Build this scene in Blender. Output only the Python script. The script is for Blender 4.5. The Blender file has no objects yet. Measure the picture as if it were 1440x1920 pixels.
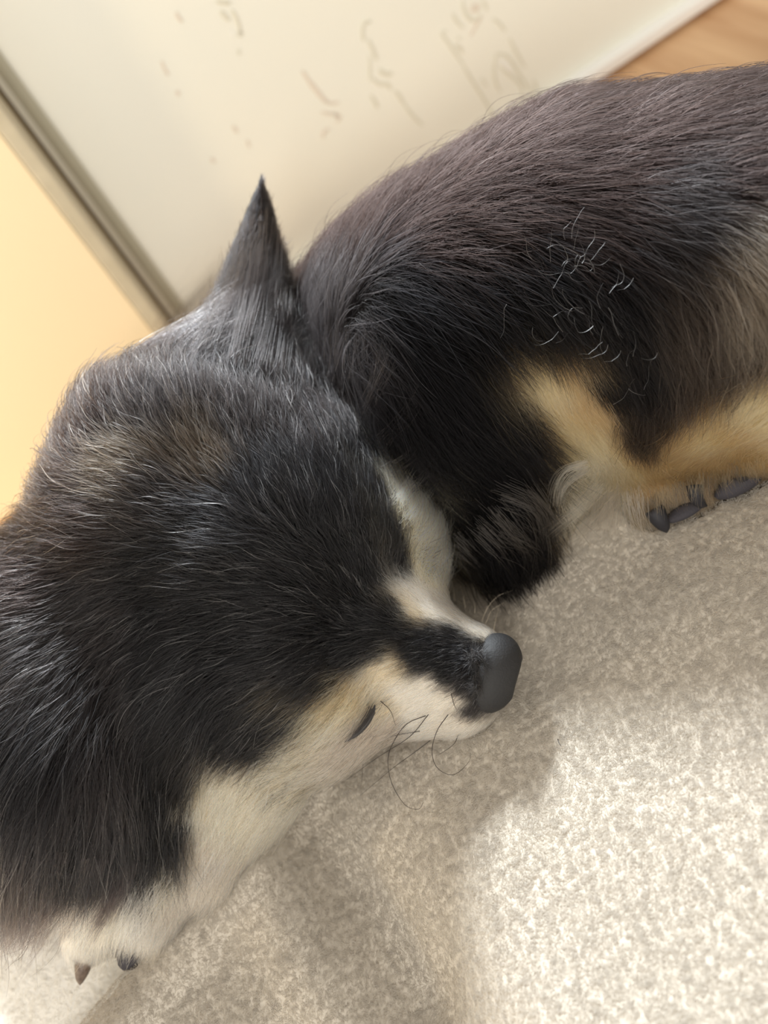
import bpy, bmesh, math, random
import numpy as np
from mathutils import Vector, Matrix
from mathutils.bvhtree import BVHTree
from mathutils.kdtree import KDTree

random.seed(7)
rng = np.random.default_rng(7)
scene = bpy.context.scene
col = scene.collection

# ------------------------------------------------------------------ camera
W, H, F = 1440.0, 1920.0, 1978.0
PITCH, ROLL = math.radians(42.0), math.radians(34.0)
CAM = np.array([0.0, 0.0, 0.245])
FW = np.array([0.0, math.cos(PITCH), -math.sin(PITCH)])
DN = np.array([0.0, -math.sin(PITCH), -math.cos(PITCH)])
XR = np.array([1.0, 0.0, 0.0])
IX = math.cos(ROLL) * XR + math.sin(ROLL) * DN          # image right
IY = -math.sin(ROLL) * XR + math.cos(ROLL) * DN         # image down
cam_data = bpy.data.cameras.new('camera')
cam = bpy.data.objects.new('camera', cam_data)
col.objects.link(cam)
up = -IY
m = Matrix(((IX[0], up[0], -FW[0], CAM[0]), (IX[1], up[1], -FW[1], CAM[1]),
            (IX[2], up[2], -FW[2], CAM[2]), (0, 0, 0, 1)))
cam.matrix_world = m
cam_data.sensor_fit = 'HORIZONTAL'
cam_data.sensor_width = 36.0
cam_data.lens = 36.0 * F / W
cam_data.clip_start = 0.01
cam_data.dof.use_dof = True
cam_data.dof.focus_distance = 0.262
cam_data.dof.aperture_fstop = 13.0
scene.camera = cam

# ------------------------------------------------------------------ world, lights, exposure
world = bpy.data.worlds.new('room_light')
scene.world = world
world.use_nodes = True
bg = world.node_tree.nodes['Background']
bg.inputs['Color'].default_value = (1.0, 0.94, 0.86, 1)
bg.inputs['Strength'].default_value = 0.78


def area_light(name, loc, target, size, power, color):
    d = bpy.data.lights.new(name, 'AREA')
    d.shape = 'DISK'
    d.size = size
    d.energy = power
    d.color = color
    o = bpy.data.objects.new(name, d)
    col.objects.link(o)
    o.location = loc
    o.rotation_euler = (Vector(target) - Vector(loc)).to_track_quat('-Z', 'Y').to_euler()
    return o


# round ceiling lamp, behind the dog and a little to the right; an added unseen fill from the front left that brightens the panel; a small warm lamp by the left wall
area_light('ceiling_lamp', (0.36, 1.80, 1.40), (-0.02, 0.2, 0.0), 0.42, 120.0, (0.88, 0.95, 1.0))
area_light('panel_fill', (-0.55, -1.4, 0.95), (0.0, 0.4, 0.05), 0.6, 20.0, (1.0, 0.96, 0.88))
area_light('warm_lamp', (-0.55, 0.20, 0.12), (-0.34, 0.49, 0.06), 0.10, 1.1, (1.0, 0.80, 0.50))
scene.view_settings.view_transform = 'Standard'
scene.view_settings.look = 'None'
scene.view_settings.gamma = 1.0
scene.view_settings.use_curve_mapping = False
scene.view_settings.exposure = 0.0


# ------------------------------------------------------------------ helpers
def ray(px, py):
    return FW + ((px - W / 2) / F) * IX + ((py - H / 2) / F) * IY


def at_t(px, py, t):
    return CAM + t * ray(px, py)


def at_z(px, py, z):
    r = ray(px, py)
    return CAM + (z - CAM[2]) / r[2] * r


def at_y(px, py, y):
    r = ray(px, py)
    return CAM + (y - CAM[1]) / r[1] * r


def lin(r, g, b):
    f = lambda c: c / 12.92 if c <= 0.04045 else ((c + 0.055) / 1.055) ** 2.4
    return (f(r / 255), f(g / 255), f(b / 255), 1.0)


def material(name):
    m = bpy.data.materials.new(name)
    m.use_nodes = True
    nt = m.node_tree
    b = nt.nodes['Principled BSDF']
    return m, nt, b


def simple(name, c, rough=0.6, noise=None, bump=0.0, scale=60.0, spec=0.3):
    m, nt, b = material(name)
    b.inputs['Base Color'].default_value = c
    b.inputs['Roughness'].default_value = rough
    b.inputs['Specular IOR Level'].default_value = spec
    if noise or bump:
        tc = nt.nodes.new('ShaderNodeTexCoord')
        n = nt.nodes.new('ShaderNodeTexNoise')
        n.inputs['Scale'].default_value = scale
        n.inputs['Detail'].default_value = 4
        nt.links.new(tc.outputs['Object'], n.inputs['Vector'])
        if noise:
            r = nt.nodes.new('ShaderNodeValToRGB')
            r.color_ramp.elements[0].position = 0.35
            r.color_ramp.elements[1].position = 0.65
            r.color_ramp.elements[0].color = c
            r.color_ramp.elements[1].color = noise
            nt.links.new(n.outputs['Fac'], r.inputs['Fac'])
            nt.links.new(r.outputs['Color'], b.inputs['Base Color'])
        if bump:
            bp = nt.nodes.new('ShaderNodeBump')
            bp.inputs['Strength'].default_value = bump
            bp.inputs['Distance'].default_value = 0.001
            nt.links.new(n.outputs['Fac'], bp.inputs['Height'])
            nt.links.new(bp.outputs['Normal'], b.inputs['Normal'])
    return m


def link(name, data, parent=None, **props):
    o = bpy.data.objects.new(name, data)
    col.objects.link(o)
    if parent is not None:
        o.parent = parent
    for k, v in props.items():
        o[k] = v
    return o


def mesh_obj(name, verts, faces, mat, parent=None, smooth=True, **props):
    me = bpy.data.meshes.new(name)
    me.from_pydata([tuple(map(float, v)) for v in verts], [], [tuple(map(int, f)) for f in faces])
    me.materials.append(mat)
    if smooth:
        me.polygons.foreach_set('use_smooth', [True] * len(me.polygons))
    me.update()
    return link(name, me, parent, **props)


def box_obj(name, lo, hi, mat, parent=None, bevel=0.0, **props):
    bm = bmesh.new()
    bmesh.ops.create_cube(bm, size=1.0)
    lo, hi = Vector(lo), Vector(hi)
    for v in bm.verts:
        v.co = Vector(((lo.x + hi.x) / 2 + v.co.x * (hi.x - lo.x), (lo.y + hi.y) / 2 + v.co.y * (hi.y - lo.y),
                       (lo.z + hi.z) / 2 + v.co.z * (hi.z - lo.z)))
    if bevel:
        bmesh.ops.bevel(bm, geom=list(bm.edges), offset=bevel, segments=2, affect='EDGES', profile=0.5)
    me = bpy.data.meshes.new(name)
    bm.to_mesh(me)
    bm.free()
    me.materials.append(mat)
    return link(name, me, parent, **props)


def hair_obj(name, pts, radii, colors, mat, parent=None, **props):
    """pts (N,K,3), radii (N,K), colors (N,3)"""
    n, k, _ = pts.shape
    cu = bpy.data.hair_curves.new(name)
    cu.add_curves([k] * n)
    cu.attributes['position'].data.foreach_set('vector', pts.astype(np.float32).ravel())
    if 'radius' not in cu.attributes:
        cu.attributes.new('radius', 'FLOAT', 'POINT')
    cu.attributes['radius'].data.foreach_set('value', radii.astype(np.float32).ravel())
    a = cu.attributes.new('coat', 'FLOAT_COLOR', 'CURVE')
    c4 = np.ones((n, 4), np.float32)
    c4[:, :3] = colors
    a.data.foreach_set('color', c4.ravel())
    cu.materials.append(mat)
    return link(name, cu, parent, **props)


def tube(name, path, r0, r1, mat, parent=None, sides=5, **props):
    path = [Vector(p) for p in path]
    vs, fs = [], []
    n = len(path)
    for i, p in enumerate(path):
        d = (path[min(i + 1, n - 1)] - path[max(i - 1, 0)]).normalized()
        a = d.orthogonal().normalized()
        b = d.cross(a)
        r = r0 + (r1 - r0) * i / (n - 1)
        for s in range(sides):
            th = 2 * math.pi * s / sides
            vs.append(p + (a * math.cos(th) + b * math.sin(th)) * r)
    for i in range(n - 1):
        for s in range(sides):
            fs.append((i * sides + s, i * sides + (s + 1) % sides, (i + 1) * sides + (s + 1) % sides, (i + 1) * sides + s))
    fs.append(tuple(range(sides))[::-1])
    fs.append(tuple((n - 1) * sides + s for s in range(sides)))
    return mesh_obj(name, vs, fs, mat, parent, **props)


def smooth_path(ctrl, n):
    """Catmull-Rom through control points"""
    c = np.array(ctrl, float)
    c = np.vstack([2 * c[0] - c[1], c, 2 * c[-1] - c[-2]])
    segs = len(c) - 3
    out = []
    for i in range(n):
        u = i / (n - 1) * segs
        j = min(int(u), segs - 1)
        f = u - j
        p0, p1, p2, p3 = c[j:j + 4]
        out.append(0.5 * (2 * p1 + (p2 - p0) * f + (2 * p0 - 5 * p1 + 4 * p2 - p3) * f * f + (3 * p1 - p0 - 3 * p2 + p3) * f ** 3))
    return np.array(out)


def vnoise(x, y, seed=0):
    """cheap smooth value noise, numpy"""
    xi, yi = np.floor(x).astype(np.int64), np.floor(y).astype(np.int64)
    xf, yf = x - xi, y - yi
    u, v = xf * xf * (3 - 2 * xf), yf * yf * (3 - 2 * yf)

    def h(a, b):
        k = (a * 374761393 + b * 668265263 + seed * 982451653) & 0xFFFFFFFF
        k = ((k ^ (k >> 13)) * 1274126177) & 0xFFFFFFFF
        return ((k ^ (k >> 16)) & 0xFFFF) / 65535.0
    return (h(xi, yi) * (1 - u) + h(xi + 1, yi) * u) * (1 - v) + (h(xi, yi + 1) * (1 - u) + h(xi + 1, yi + 1) * u) * v


# ------------------------------------------------------------------ the room
FLOOR_Z = -0.035
corner = at_z(366, 655, FLOOR_Z)
WY, CX = corner[1], corner[0]
m_cream = simple('cream_panel', lin(244, 242, 230), 0.5, lin(240, 240, 230), 0.06, 9.0)
m_warm = simple('plaster_wall', lin(248, 230, 194), 0.7, None, 0.05, 40)
m_white = simple('white_edging', lin(250, 250, 248), 0.35)
m_post = simple('tan_post', lin(206, 196, 172), 0.5, lin(196, 186, 162), 0.05, 60)
m_edge_shade = simple('edge_shade', lin(188, 184, 166), 0.5)  # shading of the cream panel's curved edge, put into the colour
m_line = simple('seam_line', lin(128, 112, 84), 0.8)
m_gap = simple('dark_gap', lin(70, 56, 40), 0.8)

wall = box_obj('wall_back', (CX, WY, FLOOR_Z + 0.006), (1.3, WY + 0.03, 0.25), m_cream, kind='structure')
box_obj('wall_left', (-1.4, WY - 0.033, FLOOR_Z), (CX - 0.0095, WY + 0.04, 0.25), m_warm, kind='structure')
post = box_obj('trim_1', (CX - 0.0092, WY - 0.034, FLOOR_Z), (CX - 0.0020, WY + 0.03, 0.252), m_post, bevel=0.0012, kind='structure')
box_obj('groove', (CX - 0.0022, WY - 0.001, FLOOR_Z), (CX - 0.0005, WY + 0.03, 0.251), m_line, post)
# rounded edge of the cream panel, its shading painted in as grey
vs, fs = [], []
for z in (FLOOR_Z + 0.006, 0.25):
    for i in range(7):
        a = i / 6 * math.pi / 2
        vs.append((CX - 0.0005 + 0.0095 * (1 - math.cos(a)), WY - 0.004 * math.sin(a) + 0.003, z))
for i in range(6):
    fs.append((i, i + 1, 8 + i, 7 + i))
mesh_obj('edge_round', vs, fs, m_edge_shade, post)
box_obj('baseboard_back', (CX, WY - 0.009, FLOOR_Z + 0.0030), (1.3, WY + 0.004, FLOOR_Z + 0.0090), m_white, bevel=0.0008, kind='structure')

# wooden floor, planks run towards the wall
mw, nt, b = material('floor_wood')
tc = nt.nodes.new('ShaderNodeTexCoord')
mp = nt.nodes.new('ShaderNodeMapping')
mp.inputs['Scale'].default_value = (55, 4.5, 20)
n1 = nt.nodes.new('ShaderNodeTexNoise')
n1.inputs['Scale'].default_value = 1.6
n1.inputs['Detail'].default_value = 6
n1.inputs['Distortion'].default_value = 0.6
rp = nt.nodes.new('ShaderNodeValToRGB')
rp.color_ramp.elements[0].position = 0.3
rp.color_ramp.elements[1].position = 0.72
rp.color_ramp.elements[0].color = lin(192, 146, 104)
rp.color_ramp.elements[1].color = lin(226, 188, 146)
nt.links.new(tc.outputs['Object'], mp.inputs['Vector'])
nt.links.new(mp.outputs['Vector'], n1.inputs['Vector'])
nt.links.new(n1.outputs['Fac'], rp.inputs['Fac'])
nt.links.new(rp.outputs['Color'], b.inputs['Base Color'])
b.inputs['Roughness'].default_value = 0.4
floor = box_obj('floor', (-1.4, -1.2, FLOOR_Z - 0.03), (1.3, WY + 0.04, FLOOR_Z - 0.003), m_gap, kind='structure')
x = -1.4 + 0.017
while x < 1.29:
    box_obj('floor_plank', (x, -1.2, FLOOR_Z - 0.004), (x + 0.0895, WY + 0.03, FLOOR_Z), mw, floor, bevel=0.0006)
    x += 0.09

# ------------------------------------------------------------------ blanket and sheet
E1, E2 = at_z(428, 1568, 0.004), at_z(184, 1864, 0.004)
ed = (E1 - E2)[:2]
ed /= np.linalg.norm(ed)
en = np.array([ed[1], -ed[0]])           # towards the camera side
if en[1] > 0:
    en = -en


def blanket_z(X, Y):
    a = (X - E1[0]) * en[0] + (Y - E1[1]) * en[1]      # distance from the hem, towards the camera
    b_ = (X - E1[0]) * ed[0] + (Y - E1[1]) * ed[1]
    a = a + 0.9 * np.clip(b_, 0, 0.12) ** 1.5                       # the hem turns away under the head
    s = np.clip(a / 0.06, 0, 1)
    slope = 0.011 * (s * s * (3 - 2 * s))
    beyond = np.clip(a - 0.06, 0, None)
    z = slope + 0.004 * (1 - np.exp(-beyond / 0.03))
    z = z * (1 - np.clip((beyond - 0.2) / 0.1, 0, 1) * .95)
    # on the left the blanket dips into a trough towards the viewer, then rises again
    w_ = np.clip((-0.025 - X) / 0.05, 0, 1)
    w_ = w_ * w_ * (3 - 2 * w_)
    d_ = np.clip(a - 0.010, 0, 0.064)
    z = z - w_ * (0.40 * d_ * np.clip(d_ / 0.012, 0, 1) - 0.30 * np.clip(a - 0.080, 0, 0.06))
    # folds running away from the hem
    z = z + 0.0060 * np.exp(-((b_ - 0.002 + a * 0.25) / 0.011) ** 2) * np.clip(a / 0.02, 0, 1)
    z = z - 0.0060 * np.exp(-((b_ - 0.022 + a * 0.2) / 0.010) ** 2) * np.clip(a / 0.02, 0, 1)
    z = z + 0.006 * (vnoise(X * 16 + 3, Y * 16, 3) - 0.5) * np.clip(a / 0.04, 0, 1)
    z = z + 0.002 * (vnoise(X * 45, Y * 45, 4) - 0.5)
    # rolled hem
    z = z + 0.0045 * np.sqrt(np.clip(1 - (1 - np.clip(a / 0.0045, 0, 1)) ** 2, 0, 1))
    return z


def worm(X, Y):
    # short curly tufts of the fleece, a couple of millimetres apart
    u = X * 420 + 1.3 * vnoise(X * 260, Y * 260, 81)
    v = Y * 520 + 1.3 * vnoise(X * 260 + 9, Y * 260, 82)
    return 0.00024 * vnoise(u, v, 83) + 0.00010 * vnoise(X * 1100, Y * 1100, 84)


def grid_mesh(name, P, mat, **props):
    nu, nv, _ = P.shape
    idx = np.arange(nu * nv).reshape(nu, nv)
    f = np.stack([idx[:-1, :-1], idx[1:, :-1], idx[1:, 1:], idx[:-1, 1:]], -1).reshape(-1, 4)
    me = bpy.data.meshes.new(name)
    me.vertices.add(nu * nv)
    me.vertices.foreach_set('co', P.reshape(-1, 3).astype(np.float32).ravel())
    me.loops.add(len(f) * 4)
    me.loops.foreach_set('vertex_index', f.ravel().astype(np.int32))
    me.polygons.add(len(f))
    me.polygons.foreach_set('loop_start', np.arange(0, len(f) * 4, 4, dtype=np.int32))
    me.polygons.foreach_set('use_smooth', np.ones(len(f), bool))
    me.materials.append(mat)
    me.update(calc_edges=True)
    me.validate()
    return link(name, me, None, **props)


def fleece(name, c):
    m, nt, b = material(name)
    b.inputs['Base Color'].default_value = c
    b.inputs['Roughness'].default_value = 0.95
    b.inputs['Specular IOR Level'].default_value = 0.05
    return m


m_fleece = fleece('cream_fleece', lin(203, 195, 182))
m_sheet = fleece('white_fleece', lin(240, 238, 232))


def fibre_mat(name, c):
    m = bpy.data.materials.new(name)
    m.use_nodes = True
    nt = m.node_tree
    nt.nodes.clear()
    out = nt.nodes.new('ShaderNodeOutputMaterial')
    d = nt.nodes.new('ShaderNodeBsdfDiffuse')
    t = nt.nodes.new('ShaderNodeBsdfTranslucent')
    mx = nt.nodes.new('ShaderNodeMixShader')
    mx.inputs[0].default_value = 0.5
    d.inputs['Color'].default_value = c
    t.inputs['Color'].default_value = c
    nt.links.new(d.outputs[0], mx.inputs[1])
    nt.links.new(t.outputs[0], mx.inputs[2])
    nt.links.new(mx.outputs[0], out.inputs['Surface'])
    return m


NA, NB = 300, 380
aa = np.concatenate([np.linspace(0, 0.006, 12)[:-1], np.linspace(0.006, 0.24, 230), np.linspace(0.245, 0.5, 30)])
bb = np.concatenate([np.linspace(-0.5, -0.16, 25)[:-1], np.linspace(-0.16, 0.22, 330), np.linspace(0.225, 0.6, 30)])
A, B = np.meshgrid(aa, bb, indexing='ij')
hem = 0.0025 * (vnoise(B * 30, B * 0 + 1.5, 11) - 0.5) * 2 + 0.0012 * (vnoise(B * 160, B * 0 + 4.5, 12) - 0.5) * 2
fade = np.clip(1 - A / 0.03, 0, 1)
A0 = A
A = A - 0.9 * np.clip(B, 0, 0.12) ** 1.5 * np.clip(1 - A0 / 0.25, 0, 1)
BX = E1[0] + (A + hem * fade) * en[0] + B * ed[0]
BY = E1[1] + (A + hem * fade) * en[1] + B * ed[1]
BZ = blanket_z(E1[0] + A * en[0] + B * ed[0], E1[1] + A * en[1] + B * ed[1])
micro = 0.0000 * (vnoise(A * 700, B * 700, 21) + 0.6 * vnoise(A * 1500, B * 1500, 22) - 0.8) * np.clip(A0 / 0.004, 0, 1)
BZ = BZ + micro
blanket = grid_mesh('fleece_blanket', np.stack([BX, BY, BZ], -1), m_fleece,
                    label='rumpled cream fleece blanket the dog rests its muzzle on', category='blanket')

sx = np.linspace(-0.6, 0.7, 260)
sy = np.concatenate([np.linspace(-0.35, 0.12, 30)[:-1], np.linspace(0.12, 0.365, 120)])
SX, SY = np.meshgrid(sx, sy, indexing='ij')
SZ = -0.0045 + 0.003 * (vnoise(SX * 14, SY * 14, 31) - 0.5) + 0.0006 * (vnoise(SX * 400, SY * 400, 33) - 0.5)
far = np.clip((SY - 0.325) / 0.04, 0, 1)
SZ = SZ + (FLOOR_Z + 0.002 - SZ) * far ** 2
front = np.clip((SY + 0.35) / 0.05, 0, 1)
SZ = np.where(SY < -0.3, SZ + (FLOOR_Z + 0.002 - SZ) * (1 - front) ** 2, SZ)
sheet = grid_mesh('mattress_sheet', np.stack([SX, SY, SZ], -1), m_sheet,
                  label='white fleece sheet under the front paws below the blanket hem', category='sheet')

# ------------------------------------------------------------------ dog: signed distance field
def cone(P, a, b, r1, r2):
    """round cone distance, P (N,3)"""
    a, b = np.asarray(a, np.float32), np.asarray(b, np.float32)
    ba = b - a
    l2 = float(ba @ ba)
    if l2 < 1e-10:
        return np.linalg.norm(P - a, axis=1) - r1
    h = np.clip(((P - a) @ ba) / l2, 0, 1)
    d = np.linalg.norm(P - a - h[:, None] * ba, axis=1)
    return d - (r1 + (r2 - r1) * h)


def smin(d1, d2, k):
    h = np.clip(0.5 + 0.5 * (d2 - d1) / k, 0, 1)
    return d2 + (d1 - d2) * h - k * h * (1 - h)


Zp, Tp, Yp = at_z, at_t, at_y
Th = lambda px, py, t: at_t(px, py, t + 0.012)
HEAD = [  # (a, b, ra, rb, k)
    (Th(345, 980, .291), Th(540, 1050, .282), .0365, .0340, .01),
    (Th(540, 1050, .282), Th(700, 1170, .272), .0340, .0190, .010),
    (Th(640, 1000, .284), Th(716, 1035, .278), .0200, .0130, .010),   # far brow
    (Th(560, 1230, .266), Th(640, 1285, .262), .0210, .0145, .010),   # near brow
    (Th(735, 1216, .266), Th(866, 1260, .260), .0180, .0128, .006),   # muzzle
    (Th(700, 1280, .268), Th(842, 1298, .264), .0148, .0112, .006),   # lips
    (Th(440, 1270, .276), Th(580, 1330, .268), .0270, .0170, .010),   # near cheek
    (Th(560, 880, .302), Th(640, 900, .300), .0260, .0200, .010),     # far cheek
    (Th(450, 820, .296), Th(484, 590, .304), .0280, .0060, .022),     # far ear base
    (Th(350, 830, .296), Th(420, 640, .304), .0240, .0050, .022),
]
NECK = [
    (Tp(330, 1010, .312), Tp(130, 1250, .308), .0340, .0340, .015),
    (Tp(130, 1250, .308), Tp(130, 1420, .296), .0360, .0380, .015),
    (Tp(410, 1330, .295), Zp(455, 1430, .026), .0240, .0150, .012),   # throat
    (Zp(455, 1430, .026), Zp(372, 1585, .017), .0150, .0125, .012),
]
TORSO = [
    (Yp(110, 1330, .275), Yp(330, 960, .305), .0400, .0330, .02),
    (Yp(330, 960, .305), Yp(600, 770, .295), .0330, .0350, .02),
    (Yp(600, 770, .295), Zp(890, 660, .046), .0350, .0450, .02),
    (Zp(890, 660, .046), Zp(1140, 570, .050), .0450, .0490, .02),
    (Zp(1140, 570, .050), Zp(1420, 510, .048), .0490, .0440, .02),
    (Zp(1420, 510, .048), Zp(1640, 520, .044), .0440, .0400, .02),
    (Zp(820, 830, .034), Zp(930, 940, .022), .0340, .0210, .02),      # chest / belly
    (Zp(1330, 560, .056), Zp(1480, 560, .056), .0420, .0420, .015),   # haunch
    (Zp(1330, 600, .052), Zp(1130, 660, .034), .0340, .0180, .012),   # thigh to knee
]
LEGS = [
    (Zp(1050, 700, .026), Zp(1150, 860, .018), .0115, .0115, .008),   # shank
    (Zp(1150, 860, .018), Zp(1270, 860, .018), .0115, .0125, .008),
    (Zp(1270, 860, .020), Zp(1500, 750, .020), .0130, .0140, .008),   # foot
    (Zp(1215, 890, .022), Zp(1232, 945, .019), .0095, .0075, .005),   # toes
    (Zp(1285, 880, .022), Zp(1300, 922, .019), .0095, .0075, .005),
    (Zp(1355, 850, .022), Zp(1375, 885, .019), .0095, .0075, .005),
    (Zp(1430, 815, .022), Zp(1450, 850, .019), .0095, .0075, .005),
    (Tp(300, 1450, .296), Zp(250, 1660, .016), .0200, .0125, .010),   # near front leg
    (Zp(250, 1650, .016), Zp(188, 1725, .010), .0125, .0090, .008),
    (Zp(188, 1725, .010), Zp(166, 1765, .006), .0080, .0055, .004),
    (Zp(228, 1700, .010), Zp(238, 1738, .007), .0080, .0058, .004),
    (Zp(340, 1590, .016), Zp(280, 1700, .010), .0130, .0085, .008),
]


def group_sdf(P, prims):
    d = None
    for a, b, ra, rb, k in prims:
        e = cone(P, a, b, ra, rb)
        d = e if d is None else smin(d, e, k)
    return d


def sdf(P):
    d = group_sdf(P, HEAD)
    d = smin(d, group_sdf(P, NECK), 0.012)
    d = smin(d, group_sdf(P, TORSO), 0.006)
    d = smin(d, group_sdf(P, LEGS), 0.006)
    return d


VOX = 0.0019
allp = np.array([q for g in (HEAD, NECK, TORSO, LEGS) for p in g for q in (p[0], p[1])])
lo = allp.min(0) - 0.062
hi = allp.max(0) + 0.062
lo[2] = max(lo[2], -0.03)
dims = np.ceil((hi - lo) / VOX).astype(int)
gx, gy, gz = [np.linspace(lo[i], lo[i] + VOX * (dims[i] - 1), dims[i]).astype(np.float32) for i in range(3)]
D = np.empty(tuple(dims), np.float32)
for i in range(0, dims[0], 24):
    X3 = np.stack(np.meshgrid(gx[i:i + 24], gy, gz, indexing='ij'), -1).reshape(-1, 3)
    D[i:i + 24] = sdf(X3).reshape(-1, dims[1], dims[2])


def surface_nets(D, lo, vox):
    S = D < 0
    nx, ny, nz = D.shape
    cnt = np.zeros((nx - 1, ny - 1, nz - 1), np.int32)
    acc = np.zeros((nx - 1, ny - 1, nz - 1, 3), np.float32)
    corners = [(i, j, k) for i in (0, 1) for j in (0, 1) for k in (0, 1)]

    def sl(c):
        return (slice(c[0], nx - 1 + c[0]), slice(c[1], ny - 1 + c[1]), slice(c[2], nz - 1 + c[2]))
    for c in corners:
        for ax in range(3):
            if c[ax]:
                continue
            e = list(c)
            e[ax] = 1
            d0, d1 = D[sl(c)], D[sl(tuple(e))]
            x = (d0 < 0) != (d1 < 0)
            t = np.where(x, d0 / np.where(x, d0 - d1, 1), 0)
            cnt += x
            for q in range(3):
                acc[..., q] += np.where(x, c[q] + (t if q == ax else 0), 0)
    has = cnt > 0
    idx = -np.ones(cnt.shape, np.int64)
    idx[has] = np.arange(has.sum())
    base = np.argwhere(has)
    V = (base + acc[has] / cnt[has][:, None]) * vox + lo
    faces = []
    for ax in range(3):
        o = [(0, 0, 0), (0, 0, 0), (0, 0, 0)]
        n_ = [nx, ny, nz]
        u, v = (ax + 1) % 3, (ax + 2) % 3
        s0 = [slice(1, -1)] * 3
        s0[ax] = slice(0, -1)
        s1 = list(s0)
        s1[ax] = slice(1, None)
        a_, b_ = S[tuple(s0)], S[tuple(s1)]
        for flip in (False, True):
            e = np.argwhere((a_ & ~b_) if not flip else (~a_ & b_))
            if not len(e):
                continue
            e = e + 1
            e[:, ax] -= 1
            q = []
            for du, dv in ((-1, -1), (0, -1), (0, 0), (-1, 0)):
                c = e.copy()
                c[:, u] += du
                c[:, v] += dv
                q.append(idx[c[:, 0], c[:, 1], c[:, 2]])
            q = np.stack(q, 1)
            faces.append(q if not flip else q[:, ::-1])
    return V, np.concatenate(faces)


V, Q = surface_nets(D, lo, VOX)

dog = bpy.data.objects.new('dog', None)
col.objects.link(dog)
dog['label'] = 'long-haired black and tan dog asleep with its muzzle on the blanket'
dog['category'] = 'dog'


def attr_mat(name):
    m, nt, b = material(name)
    at = nt.nodes.new('ShaderNodeAttribute')
    at.attribute_name = 'coat'
    nt.links.new(at.outputs['Color'], b.inputs['Base Color'])
    b.inputs['Roughness'].default_value = 0.9
    b.inputs['Specular IOR Level'].default_value = 0.1
    return m


m_skin = attr_mat('dog_skin')
me = bpy.data.meshes.new('body')
me.from_pydata(V.tolist(), [], Q.tolist())
me.materials.append(m_skin)
me.polygons.foreach_set('use_smooth', [True] * len(me.polygons))
me.update()
body = link('body', me, dog)
NV = np.empty(len(V) * 3, np.float32)
me.vertices.foreach_get('normal', NV)
NV = NV.reshape(-1, 3)
# a couple of smoothing passes on the normals, used to comb the fur
bvh = BVHTree.FromPolygons(V.tolist(), Q.tolist())

# ------------------------------------------------------------------ the ears
def ear(base_l, base_r, tip, bulge, depth_vec, nu=14, nv=11):
    """scooped triangular ear; returns verts, faces (closed, 2 mm thick)"""
    bl, br, tp = map(np.array, (base_l, base_r, tip))
    outer, inner = [], []
    for i in range(nu):
        s = i / (nu - 1)
        wid = (1 - s) ** 0.75
        mid = (bl + br) / 2 * (1 - s) + tp * s
        for j in range(nv):
            v = j / (nv - 1) * 2 - 1
            p = mid + (br - bl) / 2 * v * wid * (1 + 0.25 * s * (1 - s) * 4 * (0.5 - 0.5 * abs(v)))
            p = p + depth_vec * (bulge * (1 - v * v) * (0.35 + 0.65 * wid) )
            th = 0.0016 * (1 - 0.6 * abs(v)) * (1 - 0.6 * s)
            outer.append(p + depth_vec * th)
            inner.append(p - depth_vec * th)
    vs = outer + inner
    n = nu * nv
    fs = []
    for i in range(nu - 1):
        for j in range(nv - 1):
            a = i * nv + j
            fs.append((a, a + 1, a + nv + 1, a + nv))
            fs.append((n + a, n + a + nv, n + a + nv + 1, n + a + 1))
    for i in range(nu - 1):
        a, c = i * nv, (i + 1) * nv
        fs.append((a, c, n + c, n + a))
        a, c = i * nv + nv - 1, (i + 1) * nv + nv - 1
        fs.append((a, n + a, n + c, c))
    for j in range(nv - 1):
        fs.append((j, n + j, n + j + 1, j + 1))
    return np.array(vs), fs


toward = -FW
EV, EF = ear(Tp(370, 690, .309), Tp(562, 680, .315), Tp(491, 346, .322), .0080, toward)
NEV, NEF = ear(Tp(40, 1290, .270), Tp(130, 1400, .274), Tp(-110, 1560, .264), .006, toward)

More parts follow.
